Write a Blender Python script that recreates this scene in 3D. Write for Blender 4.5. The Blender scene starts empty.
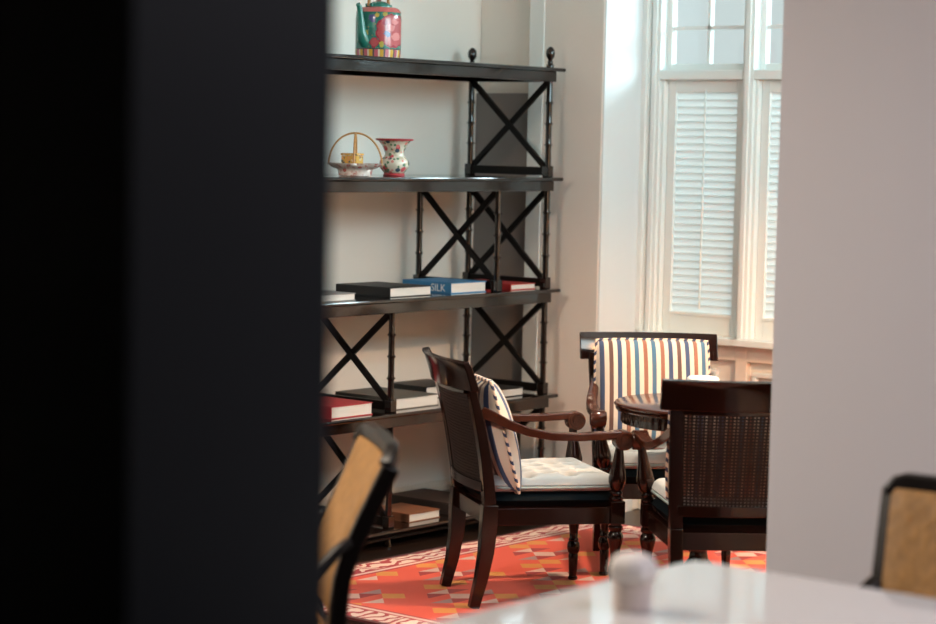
import bpy, math, random
from mathutils import Vector, Matrix
random.seed(7)
SC = bpy.context.scene
COL = SC.collection
R = math.radians

# ------------------------------------------------------------------ camera
CAM_H, LENS, PITCH, ROLL, YAW = 1.65, 85.0, R(4.42), R(1.21), R(39.4)
_fw = Vector((0, math.cos(PITCH), -math.sin(PITCH)))
_up = Vector((0, math.sin(PITCH), math.cos(PITCH)))
_rt = Vector((1, 0, 0))
CR = _rt * math.cos(ROLL) + _up * math.sin(ROLL)
CU = -_rt * math.sin(ROLL) + _up * math.cos(ROLL)
cam_d = bpy.data.cameras.new('camera')
cam_d.lens, cam_d.sensor_width, cam_d.clip_start = LENS, 36.0, 0.05
cam_d.dof.use_dof = True
cam_d.dof.focus_distance = 8.25
cam_d.dof.aperture_fstop = 2.0
cam = bpy.data.objects.new('camera', cam_d)
COL.objects.link(cam)
M3 = Matrix((CR, CU, -_fw)).transposed()
cam.matrix_world = Matrix.Translation((0, 0, CAM_H)) @ M3.to_4x4()
SC.camera = cam

# ------------------------------------------------------------------ view, world
SC.view_settings.view_transform = 'Standard'
SC.view_settings.look = 'None'
SC.view_settings.gamma = 1.0
SC.view_settings.use_curve_mapping = False
SC.view_settings.exposure = 0.0
w = bpy.data.worlds.new('sky')
SC.world = w
w.use_nodes = True
bg = w.node_tree.nodes['Background']
bg.inputs[0].default_value = (0.80, 0.91, 0.91, 1)
bg.inputs[1].default_value = 0.80

# room frame: x = along the shelf wall (towards the window wall), y = towards the shelf wall
ORG = Vector((-0.306, 8.897, 0.0))
UV_ANG = math.pi / 2 - YAW
UD = Vector((math.sin(YAW), math.cos(YAW), 0))
VD = Vector((-math.cos(YAW), math.sin(YAW), 0))
def room(a, d, z=0.0):
    return ORG + UD * a + VD * d + Vector((0, 0, z))

def area(name, loc, target, sx, sy, power, color):
    l = bpy.data.lights.new(name, 'AREA')
    l.shape, l.size, l.size_y, l.energy, l.color = 'RECTANGLE', sx, sy, power, color
    o = bpy.data.objects.new(name, l)
    COL.objects.link(o)
    o.location = loc
    o.rotation_euler = (Vector(target) - Vector(loc)).to_track_quat('-Z', 'Y').to_euler()
    return o
# daylight falling on the row of windows from the sky above the street
area('sky_light', room(6.0, -5.2, 4.4), room(0.6, 0.0, 1.7), 5.0, 2.0, 1300, (0.74, 0.94, 1.0))
# side daylight through an unseen window opposite the shelf, added for the upper wall
area('side_daylight', room(0.15, -3.55, 2.40), room(0.15, 0, 1.75), 1.9, 0.8, 72, (0.66, 0.93, 1.0))
# warm ceiling downlight of the lounge, then two fill lights
sl = bpy.data.lights.new('ceiling_downlight', 'SPOT')
sl.energy, sl.color, sl.spot_size, sl.spot_blend, sl.shadow_soft_size = 250, (1.0, 0.80, 0.60), R(62), 0.6, 0.08
slo = bpy.data.objects.new('ceiling_downlight', sl); COL.objects.link(slo); slo.location = room(0.1, -1.25, 2.96)
area('dining_fill_light', room(-2.7, -5.4, 2.93), room(-2.7, -5.4, 0), 1.2, 1.2, 58, (0.90, 0.87, 0.97))  # added unseen fill in a daylight tone for the right wall and white table
area('corner_fill_light', room(-3.7, -1.2, 2.93), room(-3.7, -1.2, 0), 0.6, 0.6, 115, (1.0, 0.86, 0.70))  # added unseen warm fill for the edge-on gold chair and window wall

# ------------------------------------------------------------------ materials
def mat(name, color, rough=0.5, metal=0.0, coat=0.0, spec=0.5, var=0.0, scale=20.0, bump=0.0, bscale=None, sheen=0.0, stretch=None):
    m = bpy.data.materials.new(name)
    m.use_nodes = True
    nt = m.node_tree
    b = nt.nodes['Principled BSDF']
    b.inputs['Base Color'].default_value = (*color, 1)
    b.inputs['Roughness'].default_value = rough
    b.inputs['Metallic'].default_value = metal
    b.inputs['Coat Weight'].default_value = coat
    b.inputs['Coat Roughness'].default_value = 0.08
    b.inputs['Specular IOR Level'].default_value = spec
    b.inputs['Sheen Weight'].default_value = sheen
    if var or bump:
        tc = nt.nodes.new('ShaderNodeTexCoord')
        mp = nt.nodes.new('ShaderNodeMapping')
        if stretch: mp.inputs['Scale'].default_value = stretch
        nt.links.new(tc.outputs['Object'], mp.inputs[0])
        nz = nt.nodes.new('ShaderNodeTexNoise')
        nz.inputs['Scale'].default_value = scale
        nz.inputs['Detail'].default_value = 4
        nt.links.new(mp.outputs[0], nz.inputs['Vector'])
        if var:
            mx = nt.nodes.new('ShaderNodeMix'); mx.data_type = 'RGBA'
            mx.inputs[6].default_value = (*[max(0, c * (1 - var)) for c in color], 1)
            mx.inputs[7].default_value = (*[min(1, c * (1 + var)) for c in color], 1)
            nt.links.new(nz.outputs[0], mx.inputs[0])
            nt.links.new(mx.outputs[2], b.inputs['Base Color'])
        if bump:
            n2 = nz
            if bscale:
                n2 = nt.nodes.new('ShaderNodeTexNoise'); n2.inputs['Scale'].default_value = bscale
                nt.links.new(mp.outputs[0], n2.inputs['Vector'])
            bp = nt.nodes.new('ShaderNodeBump'); bp.inputs['Strength'].default_value = bump
            bp.inputs['Distance'].default_value = 0.01
            nt.links.new(n2.outputs[0], bp.inputs['Height'])
            nt.links.new(bp.outputs[0], b.inputs['Normal'])
    return m

class NX:
    """tiny expression helper for node maths"""
    def __init__(s, m): s.nt = m.node_tree
    def m(s, op, a, b=0.0, c=0.0):
        n = s.nt.nodes.new('ShaderNodeMath'); n.operation = op
        for i, x in enumerate((a, b, c)):
            if isinstance(x, (int, float)): n.inputs[i].default_value = x
            else: s.nt.links.new(x, n.inputs[i])
        return n.outputs[0]
    def mix(s, f, a, b):
        n = s.nt.nodes.new('ShaderNodeMix'); n.data_type = 'RGBA'
        for i, x in ((0, f), (6, a), (7, b)):
            if isinstance(x, tuple): n.inputs[i].default_value = (*x, 1)
            elif isinstance(x, (int, float)): n.inputs[i].default_value = x
            else: s.nt.links.new(x, n.inputs[i])
        return n.outputs[2]
    def ramp(s, f, cols):
        n = s.nt.nodes.new('ShaderNodeValToRGB'); cr = n.color_ramp; cr.interpolation = 'CONSTANT'
        k = len(cols)
        while len(cr.elements) < k: cr.elements.new(0.5)
        for i, c in enumerate(cols):
            cr.elements[i].position = i / k
        for i, c in enumerate(cols): cr.elements[i].color = (*c, 1)
        s.nt.links.new(f, n.inputs[0]); return n.outputs[0]
    def coord(s, kind='Object'):
        t = s.nt.nodes.new('ShaderNodeTexCoord'); x = s.nt.nodes.new('ShaderNodeSeparateXYZ')
        s.nt.links.new(t.outputs[kind], x.inputs[0]); return x.outputs[0], x.outputs[1], x.outputs[2], t.outputs[kind]
    def noise(s, vec, scale, detail=2):
        n = s.nt.nodes.new('ShaderNodeTexNoise'); n.inputs['Scale'].default_value = scale; n.inputs['Detail'].default_value = detail
        s.nt.links.new(vec, n.inputs['Vector']); return n.outputs[0]
    def voro(s, vec, scale, out='Distance'):
        n = s.nt.nodes.new('ShaderNodeTexVoronoi'); n.inputs['Scale'].default_value = scale
        s.nt.links.new(vec, n.inputs['Vector']); return n.outputs[out]
    def base(s, c): s.nt.links.new(c, s.nt.nodes['Principled BSDF'].inputs['Base Color'])

MT = {}
MT['wall'] = mat('cream_paint', (0.80, 0.76, 0.70), 0.7, var=0.03, scale=3)
MT['wallw'] = mat('white_paint', (0.67, 0.645, 0.69), 0.75, var=0.02, scale=2)
MT['trim'] = mat('white_gloss_paint', (0.78, 0.82, 0.80), 0.4)
MT['reveal'] = mat('daylit_reveal_tint', (0.66, 0.70, 0.71), 0.6)  # window daylight on the recess side put into a cooler white
MT['dado'] = mat('cream_panel_paint', (0.80, 0.71, 0.62), 0.45)
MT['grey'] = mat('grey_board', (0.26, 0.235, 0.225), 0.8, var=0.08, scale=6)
MT['ceil'] = mat('ceiling_paint', (0.85, 0.83, 0.80), 0.8)
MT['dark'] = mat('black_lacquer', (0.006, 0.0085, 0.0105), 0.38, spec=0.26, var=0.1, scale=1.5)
MT['floor'] = mat('dark_floorboards', (0.012, 0.006, 0.004), 0.3, spec=0.3, var=0.5, scale=8, stretch=(1, 8, 1))
MT['shelf'] = mat('black_brown_wood', (0.009, 0.0045, 0.0035), 0.09, spec=0.5, coat=0.35, var=0.4, scale=12, stretch=(1, 6, 6))
MT['bar'] = mat('black_stained_bar', (0.006, 0.004, 0.0035), 0.4, spec=0.15, var=0.3, scale=20)
MT['chair'] = mat('mahogany', (0.011, 0.0035, 0.0022), 0.14, spec=0.4, var=0.45, scale=14, stretch=(6, 6, 1))
MT['chair_lt'] = mat('mahogany_polished_arm', (0.045, 0.012, 0.006), 0.15, spec=0.5, var=0.4, scale=14, stretch=(4, 1, 4))
MT['cane'] = mat('dark_cane', (0.016, 0.008, 0.006), 0.5, spec=0.3, var=0.3, scale=80)
MT['pad'] = mat('midnight_fabric', (0.004, 0.008, 0.011), 0.8, spec=0.08, var=0.2, scale=60)
MT['tuft'] = mat('pale_tufted_fabric', (0.42, 0.45, 0.46), 0.85, var=0.05, scale=60, bump=0.15, bscale=300, sheen=0.2)
MT['cord'] = mat('teal_grey_cord', (0.28, 0.36, 0.36), 0.8)
MT['gold'] = mat('gold_weave', (0.32, 0.155, 0.038), 0.55, var=0.6, scale=50, bump=0.3, stretch=(1, 1, .45))
MT['frame2'] = mat('ebony_frame', (0.010, 0.007, 0.006), 0.35, spec=0.35, var=0.3, scale=12)
MT['white_table'] = mat('white_lacquer', (0.66, 0.645, 0.64), 0.05, coat=0.3)
MT['porc'] = mat('white_porcelain', (0.80, 0.78, 0.76), 0.25)
MT['paper'] = mat('book_pages', (0.60, 0.60, 0.58), 0.8, var=0.12, scale=250, stretch=(.02, .02, 1))
MT['napkin'] = mat('white_napkin', (0.86, 0.87, 0.87), 0.8)
MT['bamboo'] = mat('bamboo_handle', (0.42, 0.18, 0.05), 0.45, var=0.3, scale=60)
MT['letter'] = mat('pale_lettering', (0.80, 0.86, 0.90), 0.6)
def bookmat(n, c): return mat('cover_' + n, c, 0.5, var=0.1, scale=30)

# glass: thin clear pane
g = bpy.data.materials.new('window_glass'); g.use_nodes = True; MT['glass'] = g
nt = g.node_tree; nt.nodes.remove(nt.nodes['Principled BSDF'])
tr = nt.nodes.new('ShaderNodeBsdfTransparent'); gl = nt.nodes.new('ShaderNodeBsdfGlossy'); mx = nt.nodes.new('ShaderNodeMixShader')
tr.inputs[0].default_value = (0.97, 0.99, 0.99, 1); gl.inputs['Roughness'].default_value = 0.05; mx.inputs[0].default_value = 0.06
nt.links.new(tr.outputs[0], mx.inputs[1]); nt.links.new(gl.outputs[0], mx.inputs[2])
nt.links.new(mx.outputs[0], nt.nodes['Material Output'].inputs[0])
# louvres: thin white painted slats that let daylight glow through
g = bpy.data.materials.new('white_louver'); g.use_nodes = True; MT['louver'] = g
nt = g.node_tree; b = nt.nodes['Principled BSDF']; b.inputs['Base Color'].default_value = (0.80, 0.83, 0.83, 1); b.inputs['Roughness'].default_value = 0.5
tl = nt.nodes.new('ShaderNodeBsdfTranslucent'); tl.inputs[0].default_value = (0.92, 0.92, 0.90, 1); mx = nt.nodes.new('ShaderNodeMixShader'); mx.inputs[0].default_value = 0.5
nt.links.new(b.outputs[0], mx.inputs[1]); nt.links.new(tl.outputs[0], mx.inputs[2]); nt.links.new(mx.outputs[0], nt.nodes['Material Output'].inputs[0])

# rug
RUG_RED, RUG_YEL, RUG_WHT, RUG_GRY, RUG_DRK = (0.78, 0.085, 0.045), (0.72, 0.30, 0.05), (0.72, 0.50, 0.42), (0.36, 0.26, 0.25), (0.32, 0.012, 0.022)
RUG_A0, RUG_A1, RUG_D0, RUG_D1 = -1.13, 1.10, -2.42, -0.19
def rug_mat():
    m = mat('woven_rug', RUG_RED, 0.95, sheen=0.15); x = NX(m)
    X, Y, Z, V = x.coord()
    s = 0.70710678 / 0.082
    p = x.m('MULTIPLY', x.m('ADD', X, Y), s); q = x.m('MULTIPLY', x.m('SUBTRACT', Y, X), s)
    pi = x.m('FLOOR', x.m('FLOORED_MODULO', p, 5.0)); qi = x.m('FLOOR', x.m('FLOORED_MODULO', q, 5.0))
    idx = x.m('DIVIDE', x.m('ADD', x.m('ADD', pi, x.m('MULTIPLY', qi, 5.0)), 0.5), 25.0)
    r, y, w_, g_, d = RUG_RED, RUG_YEL, RUG_WHT, RUG_GRY, RUG_DRK
    A = [r, r, y, r, r,  r, w_, r, g_, r,  y, r, w_, r, r,  r, g_, r, w_, y,  r, r, r, r, r]
    B = [r, r, y, r, r,  r, r, d, r, r,  y, d, w_, d, r,  r, r, d, r, y,  r, r, r, r, r]
    fx = x.m('FRACT', p); fy = x.m('FRACT', q)
    tri = x.m('GREATER_THAN', x.m('ADD', fx, fy), 1.0)
    field = x.mix(tri, x.ramp(idx, A), x.ramp(idx, B))
    nz = x.noise(V, 35, 3)
    field = x.mix(x.m('MULTIPLY', nz, 0.35), field, (0.70, 0.10, 0.05))
    # distance to the rug edge
    e = x.m('MINIMUM', x.m('MINIMUM', x.m('SUBTRACT', X, RUG_A0), x.m('SUBTRACT', RUG_A1, X)),
            x.m('MINIMUM', x.m('SUBTRACT', Y, RUG_D0), x.m('SUBTRACT', RUG_D1, Y)))
    # scrolling vine in the border: distorted wave lines and blots
    wv = x.nt.nodes.new('ShaderNodeTexWave'); wv.wave_type = 'RINGS'
    wv.inputs['Scale'].default_value = 7.0; wv.inputs['Distortion'].default_value = 9.0; wv.inputs['Detail'].default_value = 1.5
    wv.inputs['Detail Scale'].default_value = 1.6
    x.nt.links.new(V, wv.inputs['Vector'])
    vine = x.m('GREATER_THAN', wv.outputs[1], 0.60)
    band = x.mix(vine, (0.74, 0.58, 0.50), (0.36, 0.015, 0.03))
    c = x.mix(x.m('LESS_THAN', e, 0.175), field, (0.42, 0.02, 0.035))
    c = x.mix(x.m('LESS_THAN', e, 0.162), c, (0.74, 0.52, 0.46))
    c = x.mix(x.m('LESS_THAN', e, 0.142), c, (0.42, 0.02, 0.035))
    c = x.mix(x.m('LESS_THAN', e, 0.130), c, band)
    c = x.mix(x.m('LESS_THAN', e, 0.022), c, (0.10, 0.010, 0.012))
    x.base(c)
    return m
MT['rug'] = rug_mat()

def stripe_mat():
    m = mat('striped_cushion_cloth', (0.8, 0.7, 0.6), 0.85, sheen=0.15); x = NX(m)
    X, Y, Z, V = x.coord()
    f = x.m('FRACT', x.m('ADD', x.m('DIVIDE', X, 0.068), 10.1))
    cr, bl, br = (0.62, 0.54, 0.45), (0.022, 0.11, 0.21), (0.24, 0.085, 0.05)
    nz = x.noise(V, 9, 1)
    big = x.m('GREATER_THAN', x.m('FRACT', x.m('ADD', x.m('DIVIDE', X, 0.272), 0.2)), 0.6)
    br2 = x.mix(big, br, (0.085, 0.035, 0.03)); bl2 = x.mix(big, bl, (0.012, 0.045, 0.13))
    c = x.mix(x.m('GREATER_THAN', f, 0.26), bl2, cr)
    c = x.mix(x.m('GREATER_THAN', f, 0.50), c, br2)
    c = x.mix(x.m('GREATER_THAN', f, 0.74), c, cr)
    c = x.mix(x.m('MULTIPLY', nz, 0.12), c, (0.5, 0.42, 0.36))
    x.base(c); return m
MT['stripe'] = stripe_mat()
def rope_mat():
    m = mat('twisted_rope_piping', (0.5, 0.4, 0.3), 0.8); x = NX(m)
    X, Y, Z, V = x.coord()
    t = x.m('FRACT', x.m('DIVIDE', x.m('ADD', x.m('ADD', X, Z), x.m('MULTIPLY', Y, 0.6)), 0.034))
    x.base(x.mix(x.m('GREATER_THAN', t, 0.45), (0.025, 0.035, 0.09), (0.72, 0.55, 0.42))); return m
MT['rope'] = rope_mat()

def enamel_mat(name, ground, blooms, scale, band=None):
    """painted porcelain: ground colour with scattered flower blots"""
    m = mat(name, ground, 0.22, coat=0.4); x = NX(m)
    X, Y, Z, V = x.coord()
    c = ground
    cell = x.voro(V, scale, 'Distance')
    n1 = x.noise(V, scale * 1.4, 2)
    first = True
    out = x.mix(x.m('GREATER_THAN', n1, 0.62), ground, blooms[0])
    for i, bcol in enumerate(blooms):
        mp = x.nt.nodes.new('ShaderNodeMapping'); mp.inputs['Location'].default_value = (i * 3.7, i * 1.3, i * 2.1)
        x.nt.links.new(V, mp.inputs[0])
        d = x.voro(mp.outputs[0], scale * (0.8 + 0.35 * i))
        ring = x.m('LESS_THAN', x.m('ADD', d, x.m('MULTIPLY', x.noise(mp.outputs[0], scale * 4), 0.12)), 0.36)
        out = x.mix(ring, out, bcol)
    if band:
        z0, z1 = band
        inb = x.m('MULTIPLY', x.m('GREATER_THAN', Z, z0), x.m('LESS_THAN', Z, z1))
        ang = x.m('FRACT', x.m('MULTIPLY', x.m('ARCTAN2', Y, X), 22 / 6.2832))
        bc = x.ramp(ang, [(0.75, 0.66, 0.55), (0.70, 0.35, 0.04), (0.55, 0.08, 0.12), (0.05, 0.05, 0.06)])
        out = x.mix(inb, out, bc)
    x.base(out); return m

# ------------------------------------------------------------------ mesh builder
class MB:
    def __init__(s): s.v = []; s.f = []
    def add(s, vs, fs):
        o = len(s.v); s.v += [tuple(p) for p in vs]; s.f += [tuple(i + o for i in q) for q in fs]; return s
    def box(s, x0, x1, y0, y1, z0, z1):
        vs = [(x, y, z) for z in (z0, z1) for y in (y0, y1) for x in (x0, x1)]
        return s.add(vs, [(0, 2, 3, 1), (4, 5, 7, 6), (0, 1, 5, 4), (2, 6, 7, 3), (0, 4, 6, 2), (1, 3, 7, 5)])
    def sweep(s, pts, secs, side, closed=False):
        """rectangular section swept along pts; secs = (half width along side, half thickness) per point"""
        pts = [Vector(p) for p in pts]; side = Vector(side).normalized(); n = len(pts); vs = []; fs = []
        for i, p in enumerate(pts):
            t = (pts[min(i + 1, n - 1)] - pts[max(i - 1, 0)]).normalized()
            nn = t.cross(side).normalized(); sd = nn.cross(t).normalized()
            a, b = secs[i] if isinstance(secs, list) else secs
            vs += [p + sd * a + nn * b, p - sd * a + nn * b, p - sd * a - nn * b, p + sd * a - nn * b]
        for i in range(n - 1):
            for k in range(4):
                k2 = (k + 1) % 4; fs.append((i * 4 + k, i * 4 + k2, i * 4 + 4 + k2, i * 4 + 4 + k))
        fs += [(3, 2, 1, 0), tuple(n * 4 - 4 + k for k in range(4))]
        return s.add(vs, fs)
    def tube(s, pts, r, n=8, closed=False):
        pts = [Vector(p) for p in pts]; m = len(pts); vs = []; fs = []
        ref = None
        for i, p in enumerate(pts):
            if closed: t = (pts[(i + 1) % m] - pts[i - 1]).normalized()
            else: t = (pts[min(i + 1, m - 1)] - pts[max(i - 1, 0)]).normalized()
            if ref is None: ref = Vector((0, 0, 1)) if abs(t.z) < .9 else Vector((1, 0, 0))
            a = t.cross(ref).normalized(); b = a.cross(t).normalized(); ref = b
            rr = r[i] if isinstance(r, (list, tuple)) else r
            for k in range(n):
                th = 2 * math.pi * k / n; vs.append(p + a * math.cos(th) * rr + b * math.sin(th) * rr)
        for i in range(m if closed else m - 1):
            j = (i + 1) % m
            for k in range(n): fs.append((i * n + k, i * n + (k + 1) % n, j * n + (k + 1) % n, j * n + k))
        if not closed: fs += [tuple(range(n - 1, -1, -1)), tuple((m - 1) * n + k for k in range(n))]
        return s.add(vs, fs)
    def lathe(s, prof, n=20, base=(0, 0, 0), tip=None, sx=1.0, sy=1.0, mod=None, caps=True):
        """profile (radius, height) around z at base, or along base->tip when tip is given"""
        base = Vector(base); ax = Vector((0, 0, 1)); k0 = 1.0
        if tip is not None:
            d = Vector(tip) - base; ax = d.normalized()
        a = ax.orthogonal().normalized() if tip is not None else Vector((1, 0, 0)); b = ax.cross(a)
        vs = []; fs = []; m = len(prof)
        for r, z in prof:
            for k in range(n):
                th = 2 * math.pi * k / n; q = r * (mod(th, z) if mod else 1)
                vs.append(base + ax * z + a * (q * math.cos(th) * sx) + b * (q * math.sin(th) * sy))
        for i in range(m - 1):
            for k in range(n): fs.append((i * n + k, i * n + (k + 1) % n, (i + 1) * n + (k + 1) % n, (i + 1) * n + k))
        if caps: fs += [tuple(range(n - 1, -1, -1)), tuple((m - 1) * n + k for k in range(n))]
        return s.add(vs, fs)
    def grid(s, nx, ny, fn, flip=False, keep=None):
        vs = [fn(i / nx, j / ny) for j in range(ny + 1) for i in range(nx + 1)]; fs = []
        for j in range(ny):
            for i in range(nx):
                if keep and not keep(i, j): continue
                q = (j * (nx + 1) + i, j * (nx + 1) + i + 1, (j + 1) * (nx + 1) + i + 1, (j + 1) * (nx + 1) + i)
                fs.append(q[::-1] if flip else q)
        return s.add(vs, fs)
    def mesh(s, name, m, smooth=None):
        me = bpy.data.meshes.new(name); me.from_pydata(s.v, [], s.f); me.update()
        if m: me.materials.append(m)
        if smooth:
            me.polygons.foreach_set('use_smooth', [True] * len(me.polygons))
            me.set_sharp_from_angle(angle=R(smooth))
        return me
    def build(s, name, m, parent=None, smooth=None, bevel=0.0, solid=0.0):
        return link(name, s.mesh(name, m, smooth), parent, bevel, solid)

def link(name, me, parent=None, bevel=0.0, solid=0.0):
    o = bpy.data.objects.new(name, me); COL.objects.link(o)
    if parent is not None: o.parent = parent
    if solid:
        md = o.modifiers.new('solid', 'SOLIDIFY'); md.thickness = solid; md.offset = 0
    if bevel:
        md = o.modifiers.new('bevel', 'BEVEL'); md.width = bevel; md.segments = 2; md.limit_method = 'ANGLE'; md.angle_limit = R(40)
        md.harden_normals = False
    return o
def tag(o, label, cat, group=None, kind=None):
    o['label'] = label; o['category'] = cat
    if group: o['group'] = group
    if kind: o['kind'] = kind
    return o
def thing(name, label, cat, loc=(0, 0, 0), rotz=0.0, group=None, kind=None):
    o = bpy.data.objects.new(name, None); o.empty_display_size = 0.1; COL.objects.link(o)
    o.location = loc; o.rotation_euler = (0, 0, rotz)
    return tag(o, label, cat, group, kind)
def place_room(o, a=0, d=0, z=0, rot=0):
    o.location = room(a, d, z); o.rotation_euler = (0, 0, UV_ANG + rot); return o
def copy_tree(o, parent=None):
    c = o.copy(); COL.objects.link(c); c.parent = parent
    for ch in list(o.children): copy_tree(ch, c)
    return c

# ------------------------------------------------------------------ the setting
CEIL = 3.0
WA = 0.55            # shelf wall plane (room y)
AB = 1.20            # wall beyond the shelf end (room x)
AP = 1.15            # pilaster face
RV = -0.185          # window reveal plane (room y)
AW = 1.45            # window frame face
SILL, HEAD = 0.82, 2.76
def struct(name, mb, m, label, cat, **k):
    o = mb.build(name, m, None, **k); place_room(o); return tag(o, label, cat, kind='structure')
struct('floor', MB().box(-12, AW + .4, -9.5, WA + .3, -0.1, 0), MT['floor'], 'dark polished wooden floor around the red rug', 'floor')
struct('ceiling', MB().box(-12, AW + .4, -9.5, WA + .3, CEIL, CEIL + .1), MT['ceil'], 'plain white ceiling above both rooms', 'ceiling')
struct('wall_left', MB().box(-12, AB + .4, WA, WA + .2, 0, CEIL), MT['wall'], 'cream painted wall behind the black shelf', 'wall')
wb = MB()
wb.box(AB, AB + .40, 0.228, WA, 0, CEIL)                       # recess beside the shelf
wb.box(AP, AW + .15, RV, 0.228, 0, CEIL)                       # pilaster up to the reveal
wb.box(AW + .045, AW + .15, -4.6, RV, 0, SILL - .03)           # dado backing under the windows
wb.box(AP, AW + .15, -4.6, RV, HEAD, CEIL)                     # lintel
wb.box(AP, AW + .15, -9.5, -3.25, 0, CEIL)                     # wall past the last window
struct('wall_back', wb, MT['wall'], 'cream wall with the deep window recess', 'wall', bevel=.006)
struct('trim_1', MB().box(AP - .003, AP + .02, 0.142, 0.227, 0, CEIL), MT['trim'], 'pale flat upright strip edging the cream wall beside the shelf end', 'trim', bevel=.004)
struct('wall_right', MB().box(-1.087, -0.937, -9.5, -2.454, 0, CEIL), MT['wallw'], 'plain mauve-white partition wall at the right behind the gold-backed chair', 'wall', bevel=.004)
struct('wall_front', MB().box(-12.2, -12, -9.5, WA + .2, 0, CEIL), MT['wall'], 'far dining room wall behind the viewer', 'wall')
ow = MB(); ow.box(-.937, -.8, -3.45, -3.27, 0, CEIL); ow.box(1.1, AP, -3.45, -3.27, 0, CEIL); ow.box(-.8, 1.1, -3.45, -3.27, 0, 1.95); ow.box(-.8, 1.1, -3.45, -3.27, 2.80, CEIL)
struct('wall_lounge', ow, MT['wall'], 'unseen cream lounge wall, opening raised to keep daylight off the lower shelf wall', 'wall')
struct('wall_side', MB().box(-12, AW + .4, -9.7, -9.5, 0, CEIL), MT['wall'], 'dining room side wall out of view', 'wall')
# dark partition on the left of the doorway
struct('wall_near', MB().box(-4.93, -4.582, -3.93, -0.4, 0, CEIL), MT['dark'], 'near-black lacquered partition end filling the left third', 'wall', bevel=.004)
bb = MB(); bb.box(-12, AB, WA - .018, WA, 0, .085); bb.box(-12, AB, WA - .012, WA, .085, .105)
struct('baseboard_left', bb, MT['dado'], 'low cream skirting board along the wall behind the shelf', 'baseboard', bevel=.003)
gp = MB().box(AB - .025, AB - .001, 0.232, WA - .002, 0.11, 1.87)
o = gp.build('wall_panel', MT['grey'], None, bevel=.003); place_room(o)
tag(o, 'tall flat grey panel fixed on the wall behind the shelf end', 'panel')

# window bays: mullion centres along room y
PITCH_B = 0.486; M0 = -0.2490; NB = 6
def make_window():
    """one bay between two mullion centre lines; local origin at the left mullion centre, y runs to minus (rightwards)"""
    W = bpy.data.objects.new('window_1', None); COL.objects.link(W)
    P = PITCH_B; h = .0275
    fr = MB()
    fr.box(0, .11, -h, h, SILL, HEAD)                                 # left mullion
    fr.box(-.012, .0, -.012, .012, SILL, HEAD)                        # bead on it
    fr.box(.0, .11, -P + h, -h, 1.94, 1.98)                           # transom
    fr.box(.0, .11, -P + h, -h, HEAD - .05, HEAD)
    fr.box(.018, .11, -h - .016, -h, SILL, 1.94)                      # stepped rebate, left
    fr.box(.018, .11, -P + h, -P + h + .010, SILL, 1.94)
    fr.build('window_frame', MT['trim'], W, bevel=.003)
    MB().box(-.05, .11, -P, h, SILL - .03, SILL).build('window_sill', MT['trim'], W, bevel=.004)
    # upper sash with six panes
    sa = MB(); y0, y1 = -P + h, -h; z0, z1 = 1.98, HEAD - .05
    for a, b in ((y0, y0 + .026), (y1 - .026, y1)): sa.box(.05, .085, a, b, z0, z1)
    for a, b in ((z0, z0 + .03), (z1 - .03, z1)): sa.box(.05, .085, y0 + .026, y1 - .026, a, b)
    S = sa.build('sash', MT['trim'], W, bevel=.002)
    yc = (y0 + y1) / 2; rows = [z0 + .03, 2.167, 2.42, z1 - .03]
    MB().box(.055, .082, yc - .008, yc + .008, z0 + .03, z1 - .03).build('muntin', MT['trim'], S)
    for z in rows[1:-1]: MB().box(.055, .082, y0 + .026, y1 - .026, z - .008, z + .008).build('muntin', MT['trim'], S)
    for i in range(3):
        for a, b in ((y0 + .026, yc), (yc, y1 - .026)):
            MB().box(.066, .070, a, b, rows[i], rows[i + 1]).build('pane', MT['glass'], S)
    # lower shutter
    sh = MB(); a, b = -P + h + .012, -h - .018; zb, zt = SILL, 1.94; lz0, lz1 = .915, 1.885
    ll, lr = b - .040, a + .040
    sh.box(.045, .075, ll, b, zb, zt); sh.box(.045, .075, a, lr, zb, zt)
    sh.box(.045, .075, lr, ll, zb, lz0); sh.box(.045, .075, lr, ll, lz1, zt)
    sh.box(.040, .046, lr - .004, ll + .004, lz0 - .014, lz0)         # small lip under the louvres
    SH = sh.build('shutter', MT['trim'], W, bevel=.002)
    n = 30; dz = (lz1 - lz0) / n
    lm = MB(); c, s_ = math.cos(R(74)), math.sin(R(74)); hw = .0195; t = .0028
    prof = [(-hw * c - t * s_, -hw * s_ + t * c), (hw * c - t * s_, hw * s_ + t * c), (hw * c + t * s_, hw * s_ - t * c), (-hw * c + t * s_, -hw * s_ - t * c)]
    # top edge tips towards the room side
    vs = [(-p[0], y, p[1]) for y in (lr, ll) for p in prof]
    lm.add(vs, [(0, 1, 2, 3), (7, 6, 5, 4), (0, 4, 5, 1), (1, 5, 6, 2), (2, 6, 7, 3), (3, 7, 4, 0)])
    lme = lm.mesh('louver', MT['louver'])
    for i in range(n):
        L = link('louver', lme, SH); L.location = (.062, 0, lz0 + dz * (i + .5))
    MB().tube([(.036, (ll + lr) / 2, lz0 + .02), (.036, (ll + lr) / 2, lz1 + .012)], .0055, 6).build('tilt_rod', MT['trim'], SH, smooth=50)
    MB().box(.082, .086, a, b, zb, zt).build('outer_pane', MT['glass'], W)
    return W
W0 = make_window()
wl = ['shuttered window bay with six-pane top beside the white reveal', 'shuttered window bay cut off by the mauve partition wall',
      'third shuttered window bay, behind the partition wall', 'fourth shuttered window bay, behind the partition wall',
      'fifth shuttered window bay, behind the partition wall', 'sixth shuttered window bay, behind the partition wall']
for i in range(NB):
    Wn = W0 if i == 0 else copy_tree(W0)
    Wn.name = 'window_%d' % (i + 1)
    place_room(Wn, AW, M0 - i * PITCH_B)
    tag(Wn, wl[i], 'window', kind='structure')
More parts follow.
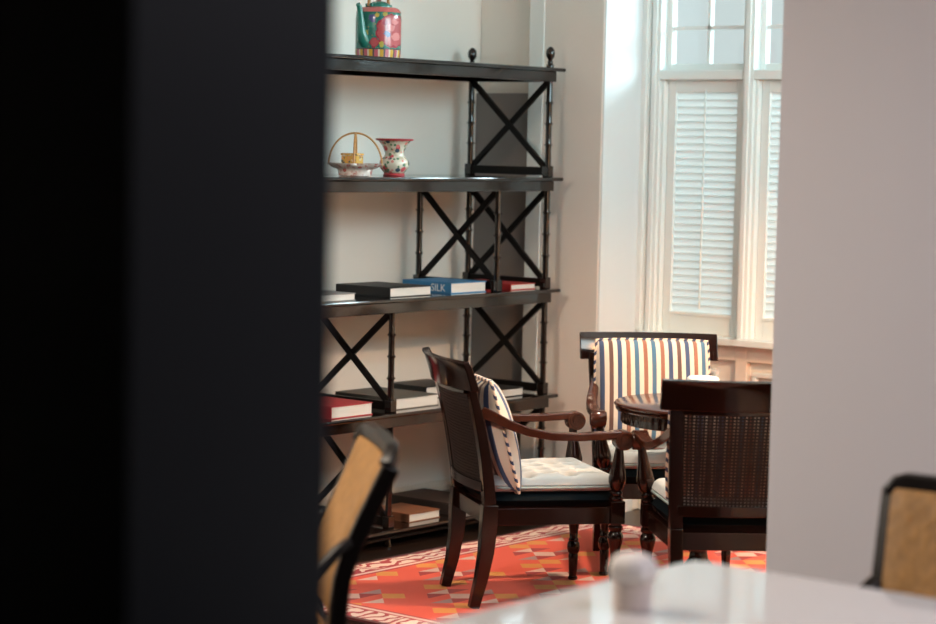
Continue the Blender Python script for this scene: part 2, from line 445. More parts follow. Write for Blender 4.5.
# casing between reveal and first mullion, and past the last
struct('trim_2', MB().box(AW - .008, AW + .11, M0 + .02, RV, SILL - .03, HEAD).box(AW - .02, AW, RV - .03, RV, SILL, HEAD), MT['trim'], 'upright casing between the white reveal and the first window bay', 'trim', bevel=.004)
struct('trim_20', MB().box(AP + .004, AW - .002, RV - .006, RV + .002, 0, HEAD), MT['reveal'], 'smooth side of the window recess, daylight put into its cool white', 'trim')
struct('trim_3', MB().box(AW - .008, AW + .15, -3.25, M0 - NB * PITCH_B + .04, 0, HEAD), MT['trim'], 'upright casing past the last window bay', 'trim')
# dado under the windows: stiles, rails and raised panels
dp = ['panelled cream dado under the first window bay', 'panelled cream dado with raised moulding under the second window bay',
      'panelled dado under the third window bay', 'panelled dado under the fourth window bay', 'panelled dado under the fifth window bay', 'panelled dado under the sixth window bay']
for i in range(NB):
    t = thing('trim_%d' % (4 + i), dp[i], 'trim', kind='structure'); place_room(t, AW, M0 - i * PITCH_B)
    P = PITCH_B
    fr = MB().box(.012, .05, -.03, .03, .1, SILL - .03).box(.012, .05, -P + .03, -.03, .72, SILL - .03).box(.012, .05, -P + .03, -.03, 0, .12)
    fr.build('panel_frame', MT['dado'], t, bevel=.003)
    m = MB()
    for a, b in ((.13, .15), (.655, .675)): m.box(.018, .046, -P + .13, -.055, a, b)
    for a, b in ((-.075, -.055), (-P + .13, -P + .15)): m.box(.018, .046, a, b, .15, .655)
    m.build('moulding', MT['trim'], t, bevel=.004)
    MB().box(.028, .046, -P + .175, -.10, .18, .625).build('raised_panel', MT['dado'], t, bevel=.008)

# ------------------------------------------------------------------ rug
rg = MB().box(RUG_A0, RUG_A1, RUG_D0, RUG_D1, 0.0, 0.008)
o = rg.build('rug', MT['rug'], None); place_room(o)
tag(o, 'red patterned wool rug with cream scroll border under the armchairs', 'rug')

# ------------------------------------------------------------------ shelf
SH_Z = [1.975, 1.50, 1.012, 0.548, 0.074]
SHD = 0.44; SX0, SX1 = -1.01, 1.01
shelf = thing('open_shelf', 'black open display shelf with X-braced ends and turned posts', 'shelf'); place_room(shelf)
for i, z in enumerate(SH_Z):
    b = MB().box(SX0 - .055, SX1 + .055, -.048, SHD + .04, z - .016, z)
    B = b.build('shelf_board', MT['shelf'], shelf, bevel=.005)
    ap = MB(); x0, x1, y0, y1 = SX0 - .022, SX1 + .022, -.020, SHD + .02; zz = z - .016; zl = z - .060 if i < 4 else .03
    ap.box(x0, x1, y0, y0 + .016, zl, zz); ap.box(x0, x1, y1 - .016, y1, zl, zz)
    ap.box(x0, x0 + .016, y0 + .016, y1 - .016, zl, zz); ap.box(x1 - .016, x1, y0 + .016, y1 - .016, zl, zz)
    ap.build('apron', MT['shelf'], B, bevel=.002)
def post_mesh(z0, z1):
    prof = [(.0135, z0)]; n = max(2, round((z1 - z0) / .085)); dz = (z1 - z0) / n
    for k in range(1, n):
        zc = z0 + k * dz
        prof += [(.0130, zc - .012), (.0140, zc - .005), (.0178, zc - .003), (.0178, zc + .003), (.0140, zc + .005), (.0130, zc + .012)]
    prof.append((.0135, z1))
    return MB().lathe(prof, 12)
def block(parent, x, y, z, h=.05, s=.018): return MB().box(x - s, x + s, y - s, y + s, z, z + h).build('block', MT['shelf'], parent, bevel=.003)
def x_panel(x, ztop, zbot):
    """braced divider across the shelf depth at room x; zbot shelf top, ztop underside of the shelf above"""
    for y in (0, SHD):
        block(shelf, x, y, zbot)
        p = post_mesh(zbot + .05, ztop).build('post', MT['shelf'], shelf, smooth=35); p.location = (x, y, 0)
    rl = MB().box(x - .011, x + .011, .018, SHD - .018, zbot + .008, zbot + .044); rl.build('rail', MT['bar'], shelf, bevel=.002)
    zt, zb = ztop - .002, zbot + .044
    for k, (ya, yb) in enumerate(((.014, SHD - .014), (SHD - .014, .014))):
        off = .004 * (1 if k else -1)
        d = MB().sweep([(x + off, ya, zb), (x + off, yb, zt)], (.008, .0125), (1, 0, 0))
        d.build('cross_bar', MT['bar'], shelf, bevel=.002)
AH = .060
for sx in (SX0, SX1):
    for i in range(4): x_panel(sx, SH_Z[i] - AH, SH_Z[i + 1])
for sx in (-.67, .67): x_panel(sx, SH_Z[1] - AH, SH_Z[2])
for i in (2, 3): x_panel(0.0, SH_Z[i] - AH, SH_Z[i + 1])
for sx in (SX0, 0, SX1):
    for y in (0, SHD):
        MB().lathe([(.016, 0), (.013, .012), (.010, .030)], 12).build('foot', MT['shelf'], shelf, smooth=40).location = (sx, y, 0)
fin = MB().lathe([(.013, 0), (.017, .004), (.017, .012), (.012, .020), (.013, .026), (.0095, .032), (.011, .037), (.0185, .050), (.0205, .063), (.018, .078), (.010, .089), (.002, .093)], 16).mesh('finial', MT['shelf'], 40)
for sx in (SX0, SX1):
    for y in (0, SHD): link('finial', fin, shelf).location = (sx, y, SH_Z[0])

# where a picture ray crosses a room plane y = d, as room x
def ray(px, py):
    F = LENS / 36 * 936
    return (_fw * F + CR * (px - 468) + CU * (312 - py))
def along(px, py, d):
    r = ray(px, py); C = Vector((0, 0, CAM_H)); p0 = room(0, d)
    t = (p0 - C).dot(VD) / r.dot(VD); return (C + r * t - ORG).dot(UD)

# ------------------------------------------------------------------ books
def book(label, px, py, d, zi, su, sv, h, cover, z_extra=0.0, rot=0.0, text=None, shift=0.0):
    """near lower corner at picture (px, py) on the line room y = d of shelf zi"""
    z = SH_Z[zi] + z_extra
    t = thing('book', label, 'book', group='books lying flat on the shelf')
    place_room(t, along(px, py, d) + shift, d, z, rot)
    c = bookmat(label.split()[0], cover); k = .0035
    m = MB(); m.box(0, su, 0, sv, 0, k); m.box(0, su, 0, sv, h - k, h); m.box(0, k, 0, sv, k, h - k)
    C = m.build('cover', c, t, bevel=.0012)
    MB().box(k, su - .004, .004, sv - .004, k, h - k).build('pages', MT['paper'], t)
    if text:
        cu = bpy.data.curves.new('t', 'FONT'); cu.body = text; cu.size = h * .95; cu.align_x = 'RIGHT'; cu.extrude = .0004
        to = bpy.data.objects.new('t', cu); COL.objects.link(to)
        bpy.context.view_layer.update()
        me = bpy.data.meshes.new_from_object(to.evaluated_get(bpy.context.evaluated_depsgraph_get()))
        bpy.data.objects.remove(to); me.name = 'lettering'; me.materials.clear(); me.materials.append(MT['letter'])
        L = link('lettering', me, C)
        # the spine faces room -x: reading direction runs towards room -y
        L.matrix_local = Matrix(((0, 0, -1, -.0006), (-1, 0, 0, .030), (0, 1, 0, h * .17), (0, 0, 0, 1)))
    return t
book('grey-covered book lying at the left of the middle shelf', 330, 301, .0, 2, .30, .24, .030, (0.20, 0.20, 0.20), shift=-.15)
book('black hardback with white pages on the middle shelf', 390, 296, .02, 2, .26, .30, .040, (0.012, 0.012, 0.014))
book('bright blue hardback with pale lettering on its spine', 451, 291, .02, 2, .235, .27, .046, (0.035, 0.20, 0.42), text='SILK')
book('flat red-topped book at the far end of the middle shelf', 511, 286, .015, 2, .175, .31, .026, (0.42, 0.03, 0.03))
book('red-bound book with white pages on the fourth shelf', 331, 420, .0, 3, .245, .26, .050, (0.38, 0.025, 0.035))
book('taupe book with black spine left of the armchair back', 396, 408, .03, 3, .27, .34, .048, (0.10, 0.095, 0.085))
book('dark green-black book behind the taupe one on the fourth shelf', 420, 400, .20, 3, .26, .22, .052, (0.012, 0.018, 0.020), shift=.04)
book('black book with cream pages at the far end of the fourth shelf', 490, 397, .02, 3, .235, .33, .036, (0.016, 0.014, 0.014))
book('tan brown book with pale pages on the bottom shelf', 409, 522, .02, 4, .20, .22, .036, (0.20, 0.075, 0.035))
book('dark wide book with tan pages behind the tan one, bottom shelf', 444, 511, .03, 4, .24, .34, .050, (0.030, 0.020, 0.017), shift=.03)

# ------------------------------------------------------------------ teapot, basket, vase
tp = thing('teapot', 'green enamelled teapot with pink flowers on the top shelf', 'teapot', group=None)
place_room(tp, along(378, 50, .17), .17, SH_Z[0])
def teapot_mat():
    m = mat('green_enamel', (0.02, 0.20, 0.16), 0.22, coat=0.4); x = NX(m)
    X, Y, Z, V = x.coord()
    out = x.mix(x.m('GREATER_THAN', x.noise(V, 38, 3), 0.56), (0.018, 0.17, 0.14), (0.03, 0.26, 0.20))
    out = x.mix(x.m('LESS_THAN', x.voro(V, 70), 0.20), out, (0.28, 0.26, 0.08))
    nz = x.m('MULTIPLY', x.m('SUBTRACT', x.noise(V, 60, 2), 0.5), 0.022)
    pk, dk, bl, rs, yl = (0.48, 0.09, 0.10), (0.35, 0.03, 0.06), (0.07, 0.08, 0.26), (0.66, 0.22, 0.22), (0.50, 0.42, 0.08)
    for x0, z0, r, c in ((.060, .112, .066, dk), (.060, .112, .060, pk), (.030, .145, .012, dk), (.040, .100, .012, bl), (.055, .125, .014, rs),
                         (.074, .090, .016, rs), (.068, .150, .012, rs), (-.010, .064, .019, dk), (-.010, .064, .016, pk), (.018, .056, .010, yl),
                         (-.020, .162, .016, bl), (-.004, .172, .008, yl), (-.045, .105, .010, yl), (-.060, .080, .013, pk), (.030, .180, .009, yl)):
        dx = x.m('SUBTRACT', X, x0); dz = x.m('SUBTRACT', Z, z0)
        d = x.m('ADD', x.m('SQRT', x.m('ADD', x.m('MULTIPLY', dx, dx), x.m('MULTIPLY', dz, dz))), nz)
        out = x.mix(x.m('LESS_THAN', d, r), out, c)
    ang = x.m('FRACT', x.m('MULTIPLY', x.m('ARCTAN2', Y, X), 13 / 6.2832))
    bc = x.ramp(ang, [(0.70, 0.40, 0.05), (0.70, 0.40, 0.05), (0.10, 0.08, 0.08), (0.55, 0.12, 0.16), (0.55, 0.12, 0.16), (0.72, 0.62, 0.50)])
    out = x.mix(x.m('LESS_THAN', Z, .038), out, bc)
    out = x.mix(x.m('LESS_THAN', x.m('ABSOLUTE', x.m('SUBTRACT', Z, .039)), .002), out, (0.08, 0.06, 0.06))
    x.base(out); return m
EG = teapot_mat(); EG2 = mat('plain_green_enamel', (0.02, 0.20, 0.16), 0.22, coat=0.4, var=.4, scale=30)
tp.rotation_euler.z = 0
tb = MB().lathe([(.086, 0), (.091, .004), (.0935, .03), (.0935, .16), (.091, .188), (.084, .200), (.070, .207), (.045, .209)], 40)
TB = tb.build('body', EG, tp, smooth=40)
EP = mat('pink_enamel', (0.62, 0.16, 0.15), 0.25, coat=.4, var=.3, scale=60)
MB().lathe([(.0925, .188), (.089, .1955), (.0835, .2025), (.076, .2065), (.0705, .2085)], 40).build('shoulder_band', EP, TB, smooth=60)
LD = MB().lathe([(.050, .206), (.052, .212), (.046, .222), (.026, .232), (.010, .236)], 28).build('lid', EG2, tp, smooth=50)
MB().lathe([(.006, .234), (.013, .243), (.014, .252), (.008, .260), (.001, .262)], 14).build('knob', EP, LD, smooth=60)
# spout points to the left of the picture and a little towards the viewer
sd = Vector((math.cos(R(232)), math.sin(R(232)), 0))
sp = [sd * r + Vector((0, 0, z)) for r, z in ((.070, .062), (.094, .078), (.104, .105), (.107, .14), (.112, .175), (.120, .205), (.129, .216))]
MB().tube(sp, [.030, .025, .020, .016, .013, .011, .010], 12).build('spout', EG2, tp, smooth=60)
for s in (1, -1):
    pd = Vector((-sd.y, sd.x, 0))
    MB().tube([sd * .058 * s + pd * .014 + Vector((0, 0, .203)), sd * .060 * s + pd * .014 + Vector((0, 0, .218)), sd * .060 * s - pd * .014 + Vector((0, 0, .218)), sd * .058 * s - pd * .014 + Vector((0, 0, .203))], .006, 8).build('lug', EG2, TB, smooth=60)
hp = [sd * (.062 * math.cos(t)) + Vector((0, 0, .212 + .10 * math.sin(t))) for t in [math.pi * k / 16 for k in range(17)]]
MB().tube(hp, .0068, 8).build('handle', MT['bamboo'], tp, smooth=60)

bk = thing('porcelain_basket', 'porcelain basket with tall arched handles on the second shelf', 'basket')
place_room(bk, along(355, 170, .13), .13, SH_Z[1])
bk.rotation_euler.z = 0.0
PB = enamel_mat('rose_enamel', (0.72, 0.62, 0.56), [(0.55, 0.16, 0.14), (0.62, 0.42, 0.36), (0.66, 0.5, 0.44)], 45)
scal = lambda th, z: 1 + .03 * math.sin(8 * th)
bw = MB().lathe([(.052, 0), (.066, .002), (.068, .016), (.072, .028), (.088, .034), (.105, .044), (.112, .052), (.106, .052), (.088, .042), (.060, .030), (.02, .028)], 48, sy=.8, mod=lambda th, z: scal(th, z) if z > .03 else 1)
bw.build('bowl', PB, bk, smooth=50)
hm = mat('gilt_handle', (0.52, 0.26, 0.08), 0.35, var=.35, scale=70)
MB().tube([Vector((.108 * math.cos(t), 0, .045 + .128 * math.sin(t))) for t in [math.pi * k / 24 for k in range(25)]], .0038, 8).build('handle', hm, bk, smooth=60)
MB().tube([Vector((0, -.084 * math.cos(t), .045 + .124 * math.sin(t))) for t in [math.pi * k / 20 for k in range(21)]], .0046, 8).build('handle', hm, bk, smooth=60)
MB().lathe([(.010, 0), (.014, .006), (.010, .012)], 12, base=(0, -.088, .040)).build('boss', MT['porc'], bk, smooth=60)
YB = enamel_mat('yellow_enamel', (0.66, 0.36, 0.06), [(0.10, 0.10, 0.08), (0.70, 0.30, 0.10), (0.70, 0.52, 0.30)], 42)
yb = thing('trinket_box', 'small yellow painted box sitting in the porcelain basket', 'box'); yb.location = bk.location + Vector((-.012, 0, .032)); yb.rotation_euler.z = R(-28)
MB().box(-.036, .036, -.028, .028, 0, .050).build('body', YB, yb, bevel=.004)
MB().box(-.038, .038, -.030, .030, .051, .060).build('lid', YB, yb, bevel=.003)

va = thing('vase', 'white floral vase with wide red-rimmed mouth beside the basket', 'vase')
place_room(va, along(394, 172, .14), .14, SH_Z[1])
VE = enamel_mat('floral_porcelain', (0.66, 0.62, 0.52), [(0.55, 0.50, 0.38), (0.60, 0.10, 0.12), (0.06, 0.10, 0.14), (0.68, 0.24, 0.22), (0.10, 0.22, 0.12)], 19)
VB = MB().lathe([(.040, .012), (.046, .018), (.060, .036), (.0625, .052), (.057, .068), (.043, .080), (.038, .088), (.040, .100), (.050, .124), (.064, .142), (.072, .148), (.068, .147), (.046, .122), (.03, .09)], 36).build('body', VE, va, smooth=50)
RR = mat('red_rim_enamel', (0.45, 0.05, 0.06), 0.3)
MB().lathe([(.070, .145), (.0765, .146), (.079, .151), (.076, .154), (.070, .1525)], 36).build('rim', RR, va, smooth=50)
MB().lathe([(.044, 0), (.046, .004), (.043, .010), (.038, .014)], 30).build('foot', RR, va, smooth=50)

# ------------------------------------------------------------------ regency armchair
LEGP = [(.015, 0), (.0185, .004), (.0185, .010), (.0145, .014), (.0165, .05), (.0185, .092), (.0165, .100), (.0215, .108), (.0245, .122), (.0225, .140), (.017, .148), (.019, .153), (.0155, .160), (.0165, .180), (.020, .208), (.0265, .232), (.029, .246), (.0265, .258), (.020, .267), (.0265, .275), (.0265, .284), (.021, .290), (.022, .298)]
def back_y(z):
    """profile of the raked back: room behind the seat at height z"""
    t = max(0.0, (z - .36) / .52)
    return -.222 - .045 * t - .069 * t * t
def bow(x): return -.040 * (1 - (x / .26) ** 2)
def make_chair(name='armchair'):
    t = thing(name, '', 'chair')
    wd, lt = MT['chair'], MT['chair_lt']
    for s in (-1, 1):
        MB().lathe(LEGP, 18, base=(s * .235, .24, 0)).build('leg', wd, t, smooth=40)
    for s in (-1, 1):
        pts = [(s * .196, -.270, 0), (s * .197, -.245, .10), (s * .200, -.229, .20), (s * .204, -.224, .29), (s * .206, -.221, .37)]
        MB().sweep(pts, [(.018, .018), (.019, .022), (.021, .026), (.022, .029), (.022, .028)], (1, 0, 0)).build('leg', wd, t, smooth=50, bevel=.003)
        zs = [.37, .45, .53, .61, .69, .775, .80]
        MB().sweep([(s * (.206 + .045 * (z - .37)), back_y(z), z) for z in zs], [(.022, .022 - .008 * (z - .37) / .43) for z in zs], (1, 0, 0)).build('stile', wd, t, smooth=50, bevel=.003)
        MB().box(s * .235 - .026, s * .235 + .026, .212, .266, .296, .378).build('corner_block', wd, t, bevel=.003)
        MB().sweep([(s * .205, -.21, .326), (s * .235, .22, .326)], (.015, .030), (1, 0, 0)).build('seat_rail', wd, t, bevel=.002)
    MB().box(-.215, .215, .232, .256, .296, .356).build('seat_rail', wd, t, bevel=.002)
    MB().box(-.19, .19, -.236, -.212, .296, .356).build('seat_rail', wd, t, bevel=.002)
    # arms
    sup = [(.020, .0), (.0255, .008), (.0255, .014), (.0165, .020), (.0215, .026), (.0215, .032), (.016, .038), (.024, .050), (.0315, .070), (.0325, .085), (.029, .105), (.021, .145), (.0155, .185), (.0145, .205), (.018, .210)]
    for s in (-1, 1):
        MB().lathe(sup, 18, base=(s * .237, .238, .376), tip=(s * .268, .236, .59)).build('arm_support', wd, t, smooth=40)
        pts = []; secs = []
        key = [((.214, -.262, .700), .017, .020), ((.226, -.225, .684), .018, .020), ((.240, -.170, .657), .019, .017), ((.254, -.100, .632), .021, .015), ((.264, -.020, .617), .022, .014), ((.270, .080, .613), .022, .0135), ((.272, .180, .617), .023, .0135), ((.272, .235, .6215), .024, .0130), ((.272, .258, .617), .024, .010)]
        A = MB().sweep([(s * k[0][0], k[0][1], k[0][2]) for k in key], [(k[1], k[2]) for k in key], (1, 0, 0)).build('arm', lt, t, smooth=50, bevel=.004)
        scx = s * .272
        sm = MB().lathe([(.033, -.026), (.0355, -.022), (.0355, .022), (.033, .026)], 24, base=(scx, .246, .600), tip=(scx + .1, .246, .600))
        sm.build('scroll', lt, A, smooth=40)
        for q in (-1, 1):
            MB().tube([Vector((scx + q * .0262, .246 + r_ * math.cos(a_), .600 + r_ * math.sin(a_))) for r_, a_ in [(.030 - .024 * k / 30, k / 30 * 4.2 * math.pi) for k in range(31)]], .0042, 6).build('scroll_bead', lt, A, smooth=60)
    # crest rail, hollowed and rolled back at the top
    def crest(u_, v_):
        x = -.280 + .560 * u_
        z = .776 + .106 * v_
        return x, z
    vs = []; fs = []; nx, nz = 24, 6
    for side in (0, 1):
        for j in range(nz + 1):
            for i in range(nx + 1):
                x, z = crest(i / nx, j / nz)
                th = .015 - .002 * (j / nz)
                roll = -.005 * max(0, (j / nz - .55) / .45) ** 2
                y = back_y(z) + bow(x) - .004 + roll + (th if side == 0 else -th)
                vs.append((x, y, z - (.004 if j == nz and side else 0)))
    n1 = (nx + 1) * (nz + 1); idx = lambda s_, i, j: s_ * n1 + j * (nx + 1) + i
    for j in range(nz):
        for i in range(nx):
            fs.append((idx(0, i + 1, j), idx(0, i, j), idx(0, i, j + 1), idx(0, i + 1, j + 1)))
            fs.append((idx(1, i, j), idx(1, i + 1, j), idx(1, i + 1, j + 1), idx(1, i, j + 1)))
    for i in range(nx):
        fs.append((idx(0, i, 0), idx(0, i + 1, 0), idx(1, i + 1, 0), idx(1, i, 0)))
        fs.append((idx(0, i + 1, nz), idx(0, i, nz), idx(1, i, nz), idx(1, i + 1, nz)))
    for j in range(nz):
        fs.append((idx(0, 0, j + 1), idx(0, 0, j), idx(1, 0, j), idx(1, 0, j + 1)))
        fs.append((idx(0, nx, j), idx(0, nx, j + 1), idx(1, nx, j + 1), idx(1, nx, j)))
    MB().add(vs, fs).build('crest_rail', wd, t, smooth=50, bevel=.003)
    # cane panel with real holes, framed by two cross rails
    nxh, nzh = 66, 58
    def cf(u_, v_):
        z = .445 + .325 * v_; x = (-.2 + .4 * u_) * (1 + .045 * (z - .37) / .2)
        return (x, back_y(z) + bow(x) + .004, z)
    cp = MB().grid(nxh, nzh, cf, keep=lambda i, j: not (i % 2 and j % 2))
    cp.build('cane_panel', MT['cane'], t, solid=.003)
    for za, zb in ((.415, .450), (.762, .782)):
        MB().sweep([(x * .205 / .2, back_y((za + zb) / 2) + bow(x) + .003, (za + zb) / 2) for x in [-.2 + .04 * k for k in range(11)]], ((zb - za) / 2, .011), (0, 0, 1)).build('back_rail', wd, t, smooth=50, bevel=.002)
    # upholstered seat: dark pad and loose tufted cushion
    def outline(u_, v_, grow=0.0):
        y = -.215 + .462 * v_ ; hw = (.196 + .036 * v_) + grow
        return (-hw + 2 * hw * u_, y)
    def slab(z0, z1, n, topf, inset, m, name, par):
        def fn(sgn):
            def f(a, b_):
                x, y = outline(a, b_)
                ea = min(a, 1 - a) * .43; eb = min(b_, 1 - b_) * .46; e = min(ea, eb)
                # rounded corners in plan
                rr = .035
                if ea < rr and eb < rr:
                    dx, dy = rr - ea, rr - eb; d_ = math.hypot(dx, dy)
                    if max(dx, dy) > 0:
                        k_ = max(dx, dy) / d_
                        x += (-1 if a > .5 else 1) * dx * (1 - k_); y += (-1 if b_ > .5 else 1) * dy * (1 - k_)
                r2 = inset; q = min(1.0, e / r2); prof = math.sqrt(max(0.0, 1 - (1 - q) ** 2))
                zm = (z0 + z1) / 2
                return (x, y, zm + sgn * (z1 - z0) / 2 * prof + (topf(x, y, min(1, e / .05)) if sgn > 0 else 0))
            return f
        mb = MB(); mb.grid(n, n, fn(1)); mb.grid(n, n, fn(-1), flip=True)
        return mb.build(name, m, par, smooth=70)
    slab(.344, .416, 16, lambda x, y, e: 0, .02, MT['pad'], 'seat_pad', t)
    tufts = [(-.125 + .083 * i + (.042 if j % 2 else 0), -.150 + .078 * j) for j in range(5) for i in range(4)]
    def tuft(x, y, e):
        d_ = min(math.hypot(x - a, y - b_) for a, b_ in tufts)
        return e * (.014 - .046 * math.exp(-(d_ / .022) ** 2) - .008 * math.exp(-(d_ / .05) ** 2))
    CU_ = slab(.408, .462, 60, tuft, .03, MT['tuft'], 'seat_cushion', t)
    loop = [outline(u_, 0) for u_ in [.08 + .84 * k / 20 for k in range(21)]] + [outline(1, v_) for v_ in [.08 + .84 * k / 20 for k in range(21)]]
    loop += [outline(1 - u_, 1) for u_ in [.08 + .84 * k / 20 for k in range(21)]] + [outline(0, 1 - v_) for v_ in [.08 + .84 * k / 20 for k in range(21)]]
    MB().tube([(x, y, .425) for x, y in loop], .0045, 6, closed=True).build('piping', MT['cord'], CU_, smooth=60)
    return t

def make_pillow(label):
    wx, wz, T = .240, .218, .074; n = 28
    def f(sgn):
        def fn(a, b_):
            p, q = 2 * a - 1, 2 * b_ - 1
            pin = 1 - .05 * (1 - abs(p) ** 1.5) * abs(q) ** 3
            x = wx * p * (1 - .045 * (1 - abs(q) ** 1.5) * abs(p) ** 3); z = wz * q * pin
            th = T * (max(0, 1 - abs(p) ** 2.6) * max(0, 1 - abs(q) ** 2.6)) ** .42
            th *= 1 + .05 * math.sin(9 * p + 3 * q)
            kk = .13; return (x * math.sqrt(1 - kk * q * q), sgn * th, z * math.sqrt(1 - kk * p * p))
        return fn
    mb = MB(); mb.grid(n, n, f(-1)); mb.grid(n, n, f(1), flip=True)
    o = mb.build('cushion', MT['stripe'], None, smooth=70)
    edge = [f(1)(k / n, 0) for k in range(n)] + [f(1)(1, k / n) for k in range(n)] + [f(1)(1 - k / n, 1) for k in range(n)] + [f(1)(0, 1 - k / n) for k in range(n)]
    MB().tube(edge, .0062, 8, closed=True).build('piping', MT['rope'], o, smooth=60)
    return tag(o, label, 'cushion', 'striped cushions on the armchairs')
def set_chair(t, x, y, face_deg, label):
    t.location = (x, y, 0.008); t.rotation_euler = (0, 0, R(face_deg) - math.pi / 2); t['label'] = label; t['group'] = 'carved armchairs at the round table'
def on_chair(o, t, lx, ly, lz, tilt, yaw=0.0, roll=0.0):
    M = Matrix.Translation(t.location) @ t.rotation_euler.to_matrix().to_4x4() @ Matrix.Translation((lx, ly, lz)) @ Matrix.Rotation(yaw, 4, 'Z') @ Matrix.Rotation(tilt, 4, 'X') @ Matrix.Rotation(roll, 4, 'Y')
    o.matrix_world = M
CA = make_chair(); CB = copy_tree(CA); CC = copy_tree(CA)
set_chair(CA, .248, 7.957, 15.5, 'carved dark armchair seen in profile, facing right, nearest the shelf')
set_chair(CB, .757, 8.600, -86.0, 'carved dark armchair facing the viewer under the shuttered window')
set_chair(CC, .902, 7.535, 93.0, 'carved dark armchair with cane back turned to the viewer')
PA = make_pillow('striped cushion seen edge-on in the profile armchair')
PBl = make_pillow('blue and brown striped cushion facing the viewer under the window')
PC = make_pillow('striped cushion behind the cane back of the turned-away armchair')
on_chair(PA, CA, 0, -.186, .606, R(16), R(3))
on_chair(PBl, CB, .0, -.192, .660, R(12), 0)
on_chair(PC, CC, .0, -.178, .650, R(14), R(-3))

# ------------------------------------------------------------------ round table
rt_ = thing('round_table', 'small round polished table with reeded apron between the armchairs', 'table', (.872, 8.09, .008))
tt = MB().lathe([(.30, .668), (.318, .670), (.322, .676), (.316, .681), (.324, .685), (.327, .691), (.324, .697), (.316, .700), (.05, .700)], 64).build('table_top', MT['chair_lt'], rt_, smooth=35)
MB().lathe([(.296, .622), (.300, .626), (.300, .668), (.10, .668)], 256, mod=lambda th, z: 1 + .0045 * math.sin(64 * th)).build('apron', MT['chair'], rt_, smooth=60)
MB().lathe([(.070, .07), (.060, .09), (.036, .12), (.030, .16), (.046, .20), (.050, .24), (.034, .30), (.026, .40), (.030, .52), (.050, .56), (.060, .60), (.11, .625)], 24).build('pedestal', MT['chair'], rt_, smooth=40)
MB().lathe([(.17, 0), (.175, .006), (.175, .022), (.160, .030), (.165, .038), (.160, .046), (.11, .058), (.085, .066), (.07, .075)], 40).build('plinth', MT['chair'], rt_, smooth=40)
nb = thing('napkin_bundle', 'ruffled white napkins on the round table', 'napkins', (.862, 8.02, .708), R(10))
for k, (r0, h0, z0) in enumerate(((.074, .050, 0), (.070, .045, .034), (.056, .040, .064))):
    ph = k * 1.3
    MB().lathe([(r0 * .75, z0), (r0 * .98, z0 + h0 * .45), (r0, z0 + h0 * .8), (r0 * .86, z0 + h0), (r0 * .4, z0 + h0 * 1.02)], 56, mod=lambda th, z, ph=ph: 1 + .05 * math.sin(7 * th + ph) + .035 * math.sin(13 * th + 2 * ph)).build('napkin', MT['napkin'], nb, smooth=70)

# ------------------------------------------------------------------ added out-of-frame lamp, opaque shade keeps its warm light low
fl = thing('fill_lamp', 'added brass dome lamp out of view, warming the lower walls', 'lamp'); place_room(fl, .15, -2.55)
brs = mat('brass', (0.45, 0.28, 0.10), 0.35, metal=1.0)
MB().lathe([(.05, CEIL - .02), (.05, CEIL - .001)], 20).build('ceiling_rose', brs, fl, smooth=40)
MB().lathe([(.004, 2.14), (.004, CEIL - .015)], 8).build('cable', MT['frame2'], fl, smooth=60)
MB().lathe([(.200, 1.900), (.196, 1.960), (.170, 2.03), (.11, 2.09), (.03, 2.14), (.012, 2.16), (.010, 2.15), (.026, 2.13), (.105, 2.082), (.164, 2.024), (.190, 1.958), (.195, 1.900)], 36, caps=False).build('cutoff_shade', brs, fl, smooth=50)
bm_ = mat('bulb_glass', (0.9, 0.8, 0.6), 0.3); MB().lathe([(.012, 2.125), (.014, 2.07), (.030, 2.04), (.030, 2.015), (.012, 1.995)], 16).build('bulb', bm_, fl, smooth=60)
pl = bpy.data.lights.new('fill_lamp_light', 'POINT'); pl.energy = 150; pl.color = (1.0, 0.56, 0.28); pl.shadow_soft_size = .03
plo = bpy.data.objects.new('fill_lamp_light', pl); COL.objects.link(plo); plo.location = room(.15, -2.55, 1.965)

